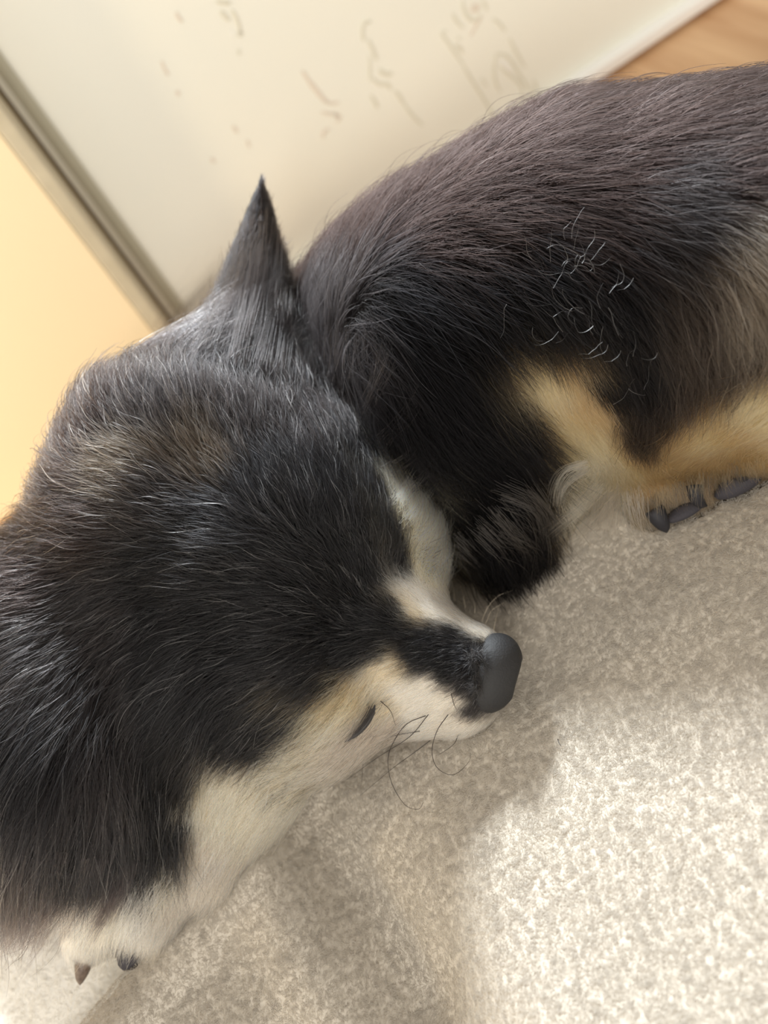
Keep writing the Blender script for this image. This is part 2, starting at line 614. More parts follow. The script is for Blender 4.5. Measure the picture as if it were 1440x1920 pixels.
# ------------------------------------------------------------------ coat chart: colour, length, comb direction
K_ = (.0065, .006, .0065)      # black
G_ = (.018, .0155, .0155)      # smoky black-brown
B_ = (.011, .0072, .0064)      # brown-black back
R_ = (.032, .025, .021)      # faded grey-brown haunch
T_ = (.38, .26, .14)      # tan
Y_ = (.52, .40, .235)      # light tan
C_ = (.66, .55, .39)      # cream
W_ = (.74, .67, .57)      # whitish
BR = (.92, .79, .52)
P_ = (.56, .46, .37)
CHART = [  # px, py, colour, length mm, lift, dx, dy
    # muzzle
    (895, 1225, K_, 2, .3, -.9, .2), (860, 1222, K_, 3, .3, -1, 0), (800, 1200, K_, 4, .3, -1, -.1), (755, 1190, K_, 5, .35, -1, -.2),
    (830, 1235, K_, 3, .3, -1, .2), (835, 1258, K_, 3, .3, -1, .3), (850, 1192, K_, 3, .3, -1, -.2), (790, 1240, K_, 4, .3, -1, .2), (872, 1290, G_, 3, .3, -.9, .4), (770, 1222, K_, 4, .3, -1, .2), (895, 1290, K_, 2, .3, -.7, .7), (880, 1330, G_, 2, .3, -.6, .8),
    (905, 1180, W_, 3, .3, -.9, -.5), (870, 1165, W_, 3, .3, -.9, -.4), (840, 1150, W_, 4, .3, -.9, -.3), (800, 1130, W_, 4, .3, -.8, -.5),
    (780, 1115, W_, 5, .35, -.8, -.5), (770, 1140, C_, 5, .3, -.9, -.3),
    (850, 1320, W_, 3, .3, -.8, .5), (860, 1360, W_, 3, .3, -.8, .5), (800, 1290, W_, 4, .3, -.9, .4), (740, 1250, C_, 5, .3, -1, .3),
    (750, 1300, W_, 4, .3, -.9, .4), (790, 1350, W_, 4, .3, -.8, .5), (720, 1320, C_, 5, .3, -.7, .6), (720, 1370, P_, 5, .3, -.8, .5),
    (820, 1380, P_, 3, .3, -.8, .4),
    # stop and brows
    (720, 1180, K_, 6, .4, -1, -.2), (700, 1215, K_, 6, .4, -.9, .3), (745, 1150, K_, 6, .4, -.6, -.8), (660, 1230, K_, 8, .35, -.8, .4),
    (800, 1065, BR, 8, .65, .6, -.6), (785, 1020, BR, 9, .65, .5, -.7), (765, 970, BR, 9, .6, .35, -.9), (745, 925, BR, 9, .5, .2, -1),
    (815, 1050, BR, 8, .7, .7, -.5), (770, 1000, BR, 9, .6, .4, -.8), (780, 1050, BR, 8, .6, .5, -.7),
    (755, 1060, K_, 7, .35, .1, -1), (740, 1010, K_, 8, .35, 0, -1), (715, 950, K_, 9, .35, -.1, -1), (690, 880, K_, 10, .4, -.05, -1),
    (650, 1150, K_, 9, .35, -.8, -.5), (690, 1100, K_, 8, .35, -.5, -.8),
    (700, 1265, C_, 7, .3, -.6, .7), (660, 1300, Y_, 8, .3, -.7, .6), (640, 1340, C_, 10, .3, -.8, .6), (600, 1380, C_, 11, .25, -.85, .5),
    (560, 1415, C_, 12, .25, -.9, .4), (610, 1330, Y_, 10, .3, -.8, .5), (670, 1365, P_, 8, .3, -.8, .5), (640, 1400, P_, 8, .3, -.8, .4),
    (520, 1440, C_, 12, .3, -.9, .4),
    (600, 1290, K_, 10, .3, -.85, .5), (550, 1350, K_, 12, .3, -.85, .55), (500, 1400, K_, 13, .3, -.8, .6), (580, 1240, K_, 10, .3, -.95, .3),
    # forehead and crown
    (600, 1080, K_, 11, .35, -.7, -.55), (560, 1160, K_, 11, .35, -1, -.05), (500, 1060, K_, 12, .4, -.9, -.35), (450, 1180, K_, 13, .4, -1, .2),
    (600, 960, K_, 11, .4, -.3, -.95), (520, 920, K_, 12, .4, -.4, -.9), (400, 1000, K_, 13, .45, -.95, -.3), (330, 1080, K_, 14, .45, -1, .15),
    (300, 930, G_, 14, .45, -.85, -.4), (270, 900, (.05, .038, .027), 13, .45, -.85, -.4), (390, 860, (.045, .034, .025), 13, .45, -.5, -.85), (450, 820, G_, 13, .45, -.3, -.95),
    (560, 800, G_, 12, .4, -.15, -1), (650, 790, G_, 12, .4, .1, -1), (620, 700, G_, 12, .4, .1, -1), (500, 740, G_, 13, .4, .1, -1),
    (400, 740, G_, 14, .45, -.1, -1), (300, 780, G_, 14, .5, -.4, -.9), (350, 640, G_, 15, .4, .5, -.9), (420, 600, G_, 16, .35, .35, -.95), (470, 560, G_, 13, .25, .1, -1), (400, 680, G_, 15, .4, .4, -.9), (250, 720, B_, 15, .5, -.4, -.9),
    (170, 820, B_, 15, .5, -.6, -.75), (100, 930, B_, 15, .5, -.85, -.4), (180, 980, B_, 15, .45, -1, -.05), (80, 1080, B_, 16, .45, -1, .2),
    (200, 1130, G_, 15, .4, -.9, .4), (100, 1230, G_, 18, .4, -.75, .65), (230, 1280, G_, 18, .4, -.6, .8), (330, 1230, K_, 15, .35, -.8, .55),
    (400, 1320, K_, 16, .35, -.65, .75), (450, 1360, K_, 15, .3, -.75, .65), (350, 1420, K_, 18, .35, -.4, .9),
    # cheek ruff, chest
    (200, 1400, G_, 22, .35, -.3, .95), (80, 1380, K_, 22, .35, -.4, .9), (280, 1500, K_, 20, .35, -.2, 1), (330, 1550, K_, 16, .35, -.1, 1),
    (180, 1540, K_, 18, .35, -.3, .95), (60, 1520, G_, 26, .35, -.4, .9), (250, 1600, K_, 16, .35, -.3, .95), (100, 1650, (.055, .045, .044), 26, .35, -.5, .85),
    (30, 1660, (.055, .045, .044), 30, .35, -.5, .85), (160, 1600, K_, 14, .35, -.35, .9), (195, 1655, P_, 14, .3, -.45, .9),
    (430, 1450, C_, 10, .25, -.5, .85), (480, 1460, C_, 9, .25, -.5, .85), (400, 1500, C_, 12, .25, -.35, .9), (420, 1530, C_, 10, .25, -.5, .85),
    (380, 1590, P_, 12, .25, -.4, .9), (330, 1620, C_, 14, .3, -.4, .9), (360, 1650, P_, 8, .25, -.6, .8), (510, 1440, C_, 9, .25, -.7, .7),
    (270, 1680, W_, 13, .3, -.35, .9), (220, 1690, C_, 16, .3, -.45, .9), (180, 1720, W_, 12, .3, -.4, .9), (240, 1740, W_, 7, .3, -.3, .9),
    (160, 1770, W_, 6, .3, -.4, .9), (300, 1690, P_, 9, .3, -.5, .9), (225, 1770, K_, 3, .2, -.3, .9),
    # neck behind the ear, dark flank
    (620, 600, G_, 22, .4, .2, -.95), (600, 520, B_, 20, .5, .1, -1), (680, 640, G_, 22, .4, .4, .6), (700, 720, K_, 22, .4, .5, .7),
    (760, 820, K_, 20, .4, .5, .7), (850, 900, K_, 18, .4, .3, .9), (900, 1000, K_, 25, .5, .4, .9), (950, 900, K_, 25, .5, .3, .9),
    (960, 1030, G_, 24, .5, .35, .9), (830, 760, K_, 22, .4, .7, .6), (940, 760, K_, 22, .4, .6, .7), (860, 1040, G_, 12, .3, .4, .8),
    (750, 560, K_, 22, .4, .8, .5), (900, 560, K_, 22, .4, .85, .5), (680, 470, B_, 20, .5, .3, -.8), (620, 480, B_, 18, .55, 0, -1),
    (760, 400, B_, 20, .5, .4, -.6), (800, 460, B_, 20, .4, .9, .2), (860, 310, B_, 20, .5, .4, -.6), (940, 260, B_, 19, .5, .5, -.5),
    (900, 420, B_, 20, .4, .95, .3), (1000, 330, B_, 19, .4, .95, .2), (1040, 220, (.013, .0088, .0080), 18, .45, .6, -.4), (1120, 190, (.013, .0088, .0080), 17, .45, .7, -.3),
    (1000, 520, K_, 20, .4, .8, .6), (1080, 430, B_, 20, .35, .9, .4), (1040, 600, K_, 16, .4, .6, .8), (1120, 540, K_, 18, .4, .7, .7),
    (1150, 300, B_, 18, .35, .95, .3), (1200, 200, (.013, .0088, .0080), 16, .4, .8, -.1), (1300, 170, (.013, .0088, .0080), 15, .35, .95, 0), (1400, 190, (.013, .0088, .0080), 15, .35, 1, .1),
    (1250, 400, G_, 18, .35, .9, .4), (1380, 340, (.013, .0088, .0080), 17, .35, .95, .3), (1180, 640, K_, 14, .35, .5, .85), (1130, 690, K_, 10, .4, .5, .85),
    (1200, 760, R_, 12, .35, -.3, .95), (1260, 560, R_, 16, .3, .5, .85), (1400, 480, (.11, .09, .07), 16, .3, .6, .8), (1430, 420, (.13, .11, .09), 16, .3, .8, .6), (1320, 640, R_, 15, .3, -.3, .95),
    (1270, 740, R_, 13, .3, -.5, .85), (1400, 650, R_, 14, .3, -.4, .9), (1290, 725, R_, 12, .3, -.6, .8), (1440, 700, Y_, 12, .3, -.7, .7), (1385, 745, T_, 10, .3, -.7, .7), (1325, 790, T_, 9, .3, -.6, .8), (1190, 800, R_, 9, .35, -.2, 1),
    (1440, 560, (.11, .09, .07), 15, .3, 0, 1),
    # hind leg
    (1020, 660, Y_, 8, .4, .2, .9), (1060, 670, T_, 8, .4, .3, .9), (1080, 740, T_, 7, .35, .5, .85), (1040, 720, Y_, 7, .35, .5, .85),
    (1110, 760, T_, 7, .35, .5, .85), (1100, 800, Y_, 8, .35, .4, .9), (1150, 800, T_, 8, .35, .5, .85), (1160, 860, Y_, 10, .35, .1, 1),
    (1120, 850, C_, 14, .35, -.3, .95), (1130, 900, C_, 16, .4, -.4, .9), (1210, 850, T_, 8, .3, .1, 1), (1220, 910, T_, 7, .3, .3, .9),
    (1270, 860, T_, 7, .3, -.3, .95), (1300, 830, T_, 8, .3, -.5, .85), (1350, 800, Y_, 10, .3, -.6, .8), (1400, 790, T_, 10, .3, -.6, .8),
    (1420, 740, Y_, 12, .3, -.7, .7), (1300, 880, T_, 6, .3, .2, .9), (1370, 860, T_, 5, .3, 0, 1), (1420, 840, T_, 5, .3, 0, 1),
    (1235, 945, (.20, .15, .10), 6, .3, .3, .9), (1310, 915, (.22, .16, .10), 6, .3, .3, .9), (1390, 885, (.22, .16, .10), 6, .3, .3, .9), (1430, 625, R_, 13, .3, -.5, .8),
]
cp, cd, cc, cl, ch = [], [], [], [], []
for px, py, c, L, lift, dx, dy in CHART:
    r = ray(px, py)
    hit, nrm, _, _ = bvh.ray_cast(Vector(CAM), Vector(r).normalized())
    if hit is None:
        hit, nrm, _, _ = bvh.find_nearest(Vector(at_t(px, py, .30)))
    cp.append(hit[:])
    cd.append(dx * IX + dy * IY)
    cc.append(c)
    cl.append(L / 1000)
    ch.append(lift)
cp, cd, cc, cl, ch = map(np.array, (cp, cd, cc, cl, ch))


def chart(P, power, what, kmax=5, jitter=0.0):
    Pq = P + rng.normal(0, jitter, P.shape) if jitter else P
    out = []
    for i in range(0, len(P), 20000):
        q = Pq[i:i + 20000]
        d2 = ((q[:, None, :] - cp[None]) ** 2).sum(-1) + 1e-8
        nn = np.argpartition(d2, kmax, 1)[:, :kmax]
        w = np.take_along_axis(d2, nn, 1) ** (-power / 2)
        w /= w.sum(1, keepdims=True)
        out.append([(w[..., None] * x[nn]).sum(1) if x.ndim > 1 else (w * x[nn]).sum(1) for x in what])
    return [np.concatenate([o[j] for o in out]) for j in range(len(what))]


def unit(v):
    return v / np.maximum(np.linalg.norm(v, axis=-1, keepdims=True), 1e-9)


# skin takes the coat colour under the fur
(vc,) = chart(V, 5, [cc])
ca = me.color_attributes.new('coat', 'FLOAT_COLOR', 'POINT')
c4 = np.ones((len(V), 4), np.float32)
c4[:, :3] = vc * 0.8
ca.data.foreach_set('color', c4.ravel())


# ------------------------------------------------------------------ fur
def fur_material(name, rough=0.32, radial=0.45):
    m = bpy.data.materials.new(name)
    m.use_nodes = True
    nt = m.node_tree
    nt.nodes.clear()
    out = nt.nodes.new('ShaderNodeOutputMaterial')
    h = nt.nodes.new('ShaderNodeBsdfHairPrincipled')
    h.model = 'CHIANG'
    h.parametrization = 'COLOR'
    at = nt.nodes.new('ShaderNodeAttribute')
    at.attribute_name = 'coat'
    nt.links.new(at.outputs['Color'], h.inputs['Color'])
    h.inputs['Roughness'].default_value = rough
    h.inputs['Radial Roughness'].default_value = radial
    h.inputs['IOR'].default_value = 1.34
    h.inputs['Random Roughness'].default_value = 0.2
    nt.links.new(h.outputs[0], out.inputs['Surface'])
    return m


m_fur = fur_material('dog_fur')
m_fur_body = fur_material('dog_body_fur', .6, .7)
m_fur_body.node_tree.nodes['Principled Hair BSDF'].inputs['IOR'].default_value = 1.12


def sample_surface(verts, faces, normals, n, weight_fn):
    tri = np.concatenate([faces[:, [0, 1, 2]], faces[:, [0, 2, 3]]])
    a, b, c = verts[tri[:, 0]], verts[tri[:, 1]], verts[tri[:, 2]]
    area = 0.5 * np.linalg.norm(np.cross(b - a, c - a), axis=1)
    ctr = (a + b + c) / 3
    nrm = unit(normals[tri].sum(1))
    w = area * weight_fn(ctr, nrm)
    pick = rng.choice(len(tri), n, p=w / w.sum())
    r1, r2 = np.sqrt(rng.random(n)), rng.random(n)
    u, v, ww = (1 - r1)[:, None], (r1 * (1 - r2))[:, None], (r1 * r2)[:, None]
    P = a[pick] * u + b[pick] * v + c[pick] * ww
    Nn = unit(normals[tri[pick, 0]] * u + normals[tri[pick, 1]] * v + normals[tri[pick, 2]] * ww)
    return P, Nn


def clump(P, n_c):
    idx = rng.choice(len(P), n_c, replace=False)
    kd = KDTree(n_c)
    for j, i in enumerate(idx):
        kd.insert(P[i], j)
    kd.balance()
    return idx[np.fromiter((kd.find(p)[1] for p in P.tolist()), np.int64, len(P))]


def grow(P, Nn, T, L, lift, K=6, droop=0.15, wave=0.06, clump_n=None, clump_amt=0.35, spread=0.22):
    """comb hairs: leave along the lifted normal, bend over into the comb direction"""
    n = len(P)
    T = T - (T * Nn).sum(1, keepdims=True) * Nn
    T = unit(T)
    S = np.cross(Nn, T)
    T = unit(T + S * rng.normal(0, spread, (n, 1)))
    s = np.linspace(0, 1, K)[None, :, None]
    l_ = lift[:, None, None] * (1 + rng.normal(0, .25, (n, 1, 1)))
    Lh = L[:, None, None]
    up_ = Lh * l_ * (1.3 * s - 0.75 * s * s)
    fw_ = Lh * (0.55 * s + 0.45 * s * s) * np.sqrt(np.clip(1 - l_ * l_ * .5, .2, 1))
    pts = P[:, None, :] + up_ * Nn[:, None, :] + fw_ * T[:, None, :]
    pts[..., 2] -= (droop * Lh * s * s)[..., 0] * (np.abs(Nn[:, None, 2]) < 2)
    ph = rng.random((n, 1, 1)) * 6.28
    fr = 4 + 3 * rng.random((n, 1, 1))
    pts = pts + S[:, None, :] * (Lh * wave * np.sin(fr * s + ph) * s) + Nn[:, None, :] * (Lh * wave * .5 * np.cos(fr * s + 2 * ph) * s)
    if clump_n:
        g = clump(P, clump_n)
        pull = clump_amt * (s ** 1.3) * (0.5 + rng.random((n, 1, 1)))
        pts = pts + (pts[g] - pts) * np.clip(pull, 0, .95)
    return pts


def jitter_colour(c, n):
    lum = np.exp(rng.normal(0, .42, (n, 1)))
    c = c * lum
    warm = rng.normal(0, .06, (n, 1))
    c = c * np.concatenate([1 + warm, np.ones((n, 1)), 1 - warm], 1)
    return np.clip(c, .003, .95)


view = lambda c: unit(CAM[None] - c)


def weight(c, nrm):
    f = (view(c) * nrm).sum(1)
    (L,) = chart(c, 3, [cl])
    w = np.clip(0.012 / L, .6, 3.0)
    w = w * np.where(f > -.25, 1.0, .22) * np.where((nrm[:, 2] < -.75), .15, 1.0)
    pp = c - CAM
    t = pp @ FW
    x = (pp @ IX) / t * F + W / 2
    w = w * np.where(x > W + 250, .35, 1.0)
    return w


def gd_head(P):
    q = P - at_t(610, 1360, .27)
    return (q * q).sum(1) < .022 ** 2


N_FUR = 360000
P, Nn = sample_surface(V, Q, NV, N_FUR, weight)
cd_, cl_, ch_ = chart(P, 3, [cd, cl, ch])
(cc_,) = chart(P, 7, [cc], jitter=0.0012)
cl_ = cl_ * np.clip(rng.normal(1, .22, N_FUR), .35, 1.6)
# which region each hair belongs to (by what it grows from)
gd = np.stack([group_sdf(P.astype(np.float32), g) for g in (HEAD, NECK, TORSO, LEGS)], 1)
reg = gd.argmin(1)
# a few pale guard hairs among the black
pts = grow(P, Nn, cd_, cl_, ch_, K=7, clump_n=N_FUR // 18)
cj = jitter_colour(cc_, N_FUR)
cj[reg == 2] = .6 * cc_[reg == 2] + .4 * cj[reg == 2]
dark = cc_.max(1) < .06
pale = dark & (rng.random(N_FUR) < np.where(reg == 2, 0.0, .06))
cj[pale] = np.array([.30, .27, .25]) * (0.6 + .8 * rng.random((pale.sum(), 1)))
prof = np.array([1.0, 1.0, .95, .88, .75, .55, .2])
rad = (5.0e-5 * np.clip(rng.normal(1, .35, (N_FUR, 1)), .5, 2.0)) * prof[None]
rad[pale] *= 1.3
# dark ticking among the cream hairs of the face
tick = (cc_.max(1) > .3) & (gd_head(P)) & (rng.random(N_FUR) < .17)
cj[tick] *= .12
rad = rad * np.clip(cl_ / .010, .55, 1.15)[:, None]

for k, nm in enumerate(('head_fur', 'neck_fur', 'back_fur', 'leg_fur')):
    mk = reg == k
    hair_obj(nm, pts[mk], rad[mk], cj[mk], m_fur_body if nm == 'back_fur' else m_fur, dog, kind='stuff')

# ear meshes and their fur
m_ear = simple('ear_skin', (.05, .035, .033, 1), .8)
for k, (ev, ef, n) in enumerate(((EV, EF, 16000), (NEV, NEF, 9000))):
    e = mesh_obj('ear', ev, ef, m_ear, dog)
    q = np.array([f for f in ef if len(f) == 4])
    nn = np.empty(len(ev) * 3, np.float32)
    e.data.vertices.foreach_get('normal', nn)
    nn = nn.reshape(-1, 3)
    ctr = ev.mean(0)
    p, pn = sample_surface(ev, q, nn, n, lambda c, r: np.ones(len(c)))
    facing = (pn @ toward) > 0
    tipdir = unit((ev[13 * 11 + 5] - (ev[5]))[None])
    T = np.repeat(tipdir, n, 0)
    out = (p - ctr)
    out = out - (out @ toward)[:, None] * toward
    T = unit(T + out * 12)
    h = np.clip(((p - ev[5]) @ tipdir[0]) / np.linalg.norm(ev[13 * 11 + 5] - ev[5]), 0, 1)
    L = (.017 - .0135 * np.clip(h * 1.3, 0, 1)) * np.clip(rng.normal(1, .2, n), .4, 1.5)
    pt = grow(p, pn, T, L, np.full(n, .25), K=6, clump_n=n // 14)
    c = jitter_colour(np.where((h > .75)[:, None], np.array(K_) * 1.4, np.array(G_)), n)
    rr = 4.2e-5 * np.array([1, 1, .95, .85, .6, .2])[None] * np.ones((n, 1))
    hair_obj('ear_fur', pt, rr, c, m_fur, e, kind='stuff')

# ------------------------------------------------------------------ nose, closed eye, claws, pads
def ground_t(px, py, lift=0.0):
    r = ray(px, py)
    t = 0.22
    while t < 0.5:
        p = CAM + t * r
        if p[2] < float(blanket_z(p[0:1], p[1:2])[0]) + lift:
            break
        t += 0.001
    return t


def body_t(px, py):
    r = ray(px, py)
    hit, _, _, _ = bvh.ray_cast(Vector(CAM), Vector(r).normalized())
    if hit is None:
        return None
    return float((np.array(hit) - CAM) @ FW)


def sdf_part(name, f, lo, hi, vox, mat, parent):
    ax = [np.arange(lo[i], hi[i], vox) for i in range(3)]
    X3 = np.stack(np.meshgrid(*ax, indexing='ij'), -1)
    d = f(X3.reshape(-1, 3)).reshape(X3.shape[:3])
    v, q = surface_nets(d.astype(np.float32), np.array(lo), vox)
    return mesh_obj(name, v, q, mat, parent)


def leather(name, c, rough):
    m, nt, b = material(name)
    b.inputs['Base Color'].default_value = c
    b.inputs['Roughness'].default_value = rough
    b.inputs['Specular IOR Level'].default_value = 0.5
    tc = nt.nodes.new('ShaderNodeTexCoord')
    vo = nt.nodes.new('ShaderNodeTexVoronoi')
    vo.inputs['Scale'].default_value = 1700
    bp = nt.nodes.new('ShaderNodeBump')
    bp.inputs['Strength'].default_value = 0.25
    bp.inputs['Distance'].default_value = 0.0003
    nt.links.new(tc.outputs['Object'], vo.inputs['Vector'])
    nt.links.new(vo.outputs['Distance'], bp.inputs['Height'])
    nt.links.new(bp.outputs['Normal'], b.inputs['Normal'])
    return m


m_nose = leather('nose_leather', (.017, .0165, .0172, 1), .72)
tn = 0.268
nc = at_t(930, 1259, tn)
na = unit(at_t(930, 1262, tn) - at_t(735, 1205, tn + .002))          # along the muzzle
nb = unit(np.cross(na, -FW))                                          # across the muzzle
nd = np.cross(na, nb)
if nd @ FW > 0:
    nd = -nd                                                          # up from the muzzle, towards the viewer


def nose_f(P):
    q = P - nc
    a, b, c = q @ na, q @ nb, q @ nd
    d = (np.sqrt((a / .0066) ** 2 + (b / .0096) ** 2 + (c / .0088) ** 2) - 1) * .0078
    d = np.maximum(d, (a - .0056 + 0.12 * c) * .9)                    # flattened front
    d = smin(d, (np.sqrt(((a + .002) / .006) ** 2 + (b / .0088) ** 2 + ((c - .001) / .0086) ** 2) - 1) * .007, .002)
    d = smin(d, np.linalg.norm((P - at_t(908, 1292, tn - .0022)), axis=1) - .0050, .004)
    for sgn in (-1, 1):                                               # nostrils and their side slits
        e = cone(P, nc + na * .0062 + nb * sgn * .0036 - nd * .0005, nc + na * .0050 + nb * sgn * .0082 - nd * .0022, .0017, .0009)
        d = np.maximum(d, -e)
    groove = cone(P, nc + na * .0068 - nd * .001, nc + na * .0050 - nd * .0085, .0005, .0005)
    return np.maximum(d, -groove)


sdf_part('nose', nose_f, nc - .0125, nc + .0125, .00045, m_nose, dog)

m_lid = leather('eyelid_skin', (.028, .026, .028, 1), .45)
path = []
for px, py in ((703, 1322), (697, 1340), (684, 1360), (666, 1378), (646, 1392)):
    t = body_t(px, py) or .27
    path.append(at_t(px, py, t - .0022))
path = smooth_path(path, 12)
lid_v, lid_f = [], []
for i, p in enumerate(path):
    w = .00075 * math.sin(math.pi * (i + .35) / 11.7) ** .7
    d = unit(path[min(i + 1, 11)] - path[max(i - 1, 0)])
    b_ = unit(np.cross(d, -FW))
    c_ = np.cross(b_, d)
    for k in range(8):
        th = 2 * math.pi * k / 8
        lid_v.append(p + b_ * math.cos(th) * w + c_ * math.sin(th) * w * .8)
for i in range(11):
    for k in range(8):
        lid_f.append((i * 8 + k, i * 8 + (k + 1) % 8, (i + 1) * 8 + (k + 1) % 8, (i + 1) * 8 + k))
mesh_obj('closed_eyelid', lid_v, lid_f, m_lid, dog, label='dark rim of the shut eye')

m_claw = simple('dark_claw', (.025, .024, .028, 1), .6, spec=.3)
m_claw2 = simple('brown_claw', lin(116, 100, 88), .5, lin(90, 74, 64), .1, 900, .5)
m_pad = leather('paw_pad_skin', (.040, .036, .043, 1), .8)


def claw(path, r0, mat, label=None):
    pts_ = smooth_path(path, 9)
    vs, fs = [], []
    for i, p in enumerate(pts_):
        s_ = i / 8
        r = r0 * (1 - s_ ** 2.2) + .00012
        d = unit(pts_[min(i + 1, 8)] - pts_[max(i - 1, 0)])
        a = unit(np.cross(d, -FW))
        b = np.cross(a, d)
        for k in range(8):
            th = 2 * math.pi * k / 8
            vs.append(p + a * math.cos(th) * r + b * math.sin(th) * r * .9)
    for i in range(8):
        for k in range(8):
            fs.append((i * 8 + k, i * 8 + (k + 1) % 8, (i + 1) * 8 + (k + 1) % 8, (i + 1) * 8 + k))
    fs.append(tuple(range(8))[::-1])
    fs.append(tuple(64 + k for k in range(8)))
    o = mesh_obj('claw', vs, fs, mat, dog)
    if label:
        o['label'] = label


def gp(px, py, lift):
    return at_t(px, py, ground_t(px, py, lift))


claw([Zp(160, 1786, .007), Zp(155, 1812, .0055), Zp(151, 1832, .0035), Zp(150, 1847, .0012)], .0024, m_claw2, 'brown claw on the pale front paw')
claw([gp(1226, 955, .008), gp(1236, 972, .006), gp(1246, 988, .003), gp(1250, 999, .0015)], .0026, m_claw)
claw([gp(1302, 910, .012), gp(1305, 930, .010), gp(1314, 944, .006), gp(1326, 949, .002)], .0021, m_claw)
claw([gp(1392, 896, .005), gp(1389, 886, .008), gp(1386, 880, .009), gp(1382, 884, .010)], .0022, m_claw)


def pad(c, u, r, flat):
    bm = bmesh.new()
    bmesh.ops.create_uvsphere(bm, u_segments=16, v_segments=10, radius=1)
    mu = unit(np.array(u))
    mz = np.array([0, 0, 1.0])
    mv = unit(np.cross(mz, mu))
    for v in bm.verts:
        q = v.co
        k = 1 + .08 * math.sin(q.x * 3 + q.y * 2)
        v.co = Vector(c + mu * q.x * r[0] * k + mv * q.y * r[1] + mz * q.z * r[2] * k)
    me_ = bpy.data.meshes.new('paw_pad')
    bm.to_mesh(me_)
    bm.free()
    me_.materials.append(m_pad)
    me_.polygons.foreach_set('use_smooth', [True] * len(me_.polygons))
    link('paw_pad', me_, dog)


pad(Zp(248, 1786, .0045), Zp(262, 1768, .004) - Zp(236, 1800, .004), (.0050, .0038, .0042), .6)
a_, b_ = gp(1340, 930, .004), gp(1425, 888, .004)
pad((a_ + b_) / 2, b_ - a_, (.0068, .0028, .0030), .6)
a_, b_ = gp(1252, 975, .003), gp(1312, 945, .003)
pad((a_ + b_) / 2, b_ - a_, (.0054, .0022, .0017), .6)

# ------------------------------------------------------------------ whiskers
m_whisk = simple('dark_whisker', (.03, .022, .02, 1), .4)
m_whisk2 = simple('pale_whisker', (.75, .66, .52, 1), .4)


def strand3d(pix, lift0=.0015, end_lift=.004, n=22):
    # pixel guide to a 3-D strand: starts on the skin, ends just above the blanket
    t0 = body_t(*pix[0]) or ground_t(*pix[0], .004)
    out = []
    for i, (px, py) in enumerate(pix):
        s_ = i / (len(pix) - 1)
        tg = ground_t(px, py, end_lift)
        t = (t0 - lift0) * (1 - s_) + tg * s_
        tb = body_t(px, py)
        if tb:
            t = min(t, tb - .0015)
        out.append(at_t(px, py, min(t, tg)))
    return smooth_path(out, n)


for pix in (
    [(798, 1342), (763, 1357), (739, 1389), (727, 1425), (735, 1470), (760, 1510), (785, 1517), (793, 1505)],
    [(803, 1340), (767, 1382), (704, 1423), (640, 1470)],
    [(787, 1371), (732, 1382), (687, 1413), (662, 1442)],
    [(840, 1340), (819, 1371), (810, 1409), (820, 1440), (850, 1453), (878, 1430), (882, 1412)],
    [(815, 1382), (774, 1413), (737, 1440), (675, 1492)],
    [(860, 1376), (850, 1396), (822, 1416)],
    [(846, 1300), (851, 1320), (857, 1332)],
    [(714, 1315), (732, 1333), (742, 1361)],
    [(542, 1455), (520, 1515), (500, 1555)],
    [(512, 1490), (495, 1515), (487, 1535)],
    [(700, 1380), (683, 1420), (678, 1470)],
):
    tube('whisker', strand3d(pix), .00012, .00004, m_whisk, dog)
for pix in (
    [(903, 1165), (915, 1138), (935, 1117), (962, 1107)],
    [(910, 1170), (922, 1145), (945, 1130)],
    [(925, 1182), (930, 1160), (936, 1136)],
    [(853, 1128), (850, 1105), (846, 1080)],
    [(872, 1140), (868, 1115), (862, 1092)],
    [(890, 1150), (890, 1135), (886, 1122)],
):
    tube('whisker', strand3d(pix), .00011, .00004, m_whisk2, dog, label='pale whisker')

# ------------------------------------------------------------------ long feathering and stray curls
wp, wc = [], []


ear_bvh = BVHTree.FromPolygons(EV.tolist(), [list(f) for f in EF])


def skin_t(px, py):
    tb = body_t(px, py)
    h_ = ear_bvh.ray_cast(Vector(CAM), Vector(ray(px, py)).normalized())[0]
    if h_ is not None:
        te = float((np.array(h_) - CAM) @ FW)
        tb = te if tb is None else min(tb, te)
    return tb


def wisp(pix, n, c, spread=10, off=.008, grow_=.0):
    base = []
    for i, (px, py) in enumerate(pix):
        tb, tg = skin_t(px, py), ground_t(px, py, .002)
        base.append(min((tb - off) if tb else 9, tg))
    for k in range(n):
        ox, oy = rng.normal(0, spread, 2)
        ex, ey = rng.normal(0, spread * .8, 2)
        cut = .65 + .35 * rng.random()
        q = []
        for i, (px, py) in enumerate(pix):
            s_ = i / (len(pix) - 1)
            q.append(at_t(px + ox * (1 - .4 * s_) + ex * s_, py + oy * (1 - .4 * s_) + ey * s_, base[i] - abs(rng.normal(0, .0012))))
        full = smooth_path(q, 14)
        m_ = 12
        idx = np.linspace(0, 13 * cut, m_)
        i0 = np.minimum(idx.astype(int), 12)
        f_ = (idx - i0)[:, None]
        wp.append(full[i0] * (1 - f_) + full[i0 + 1] * f_)
        wc.append(np.array(c) * (.7 + .6 * rng.random()))


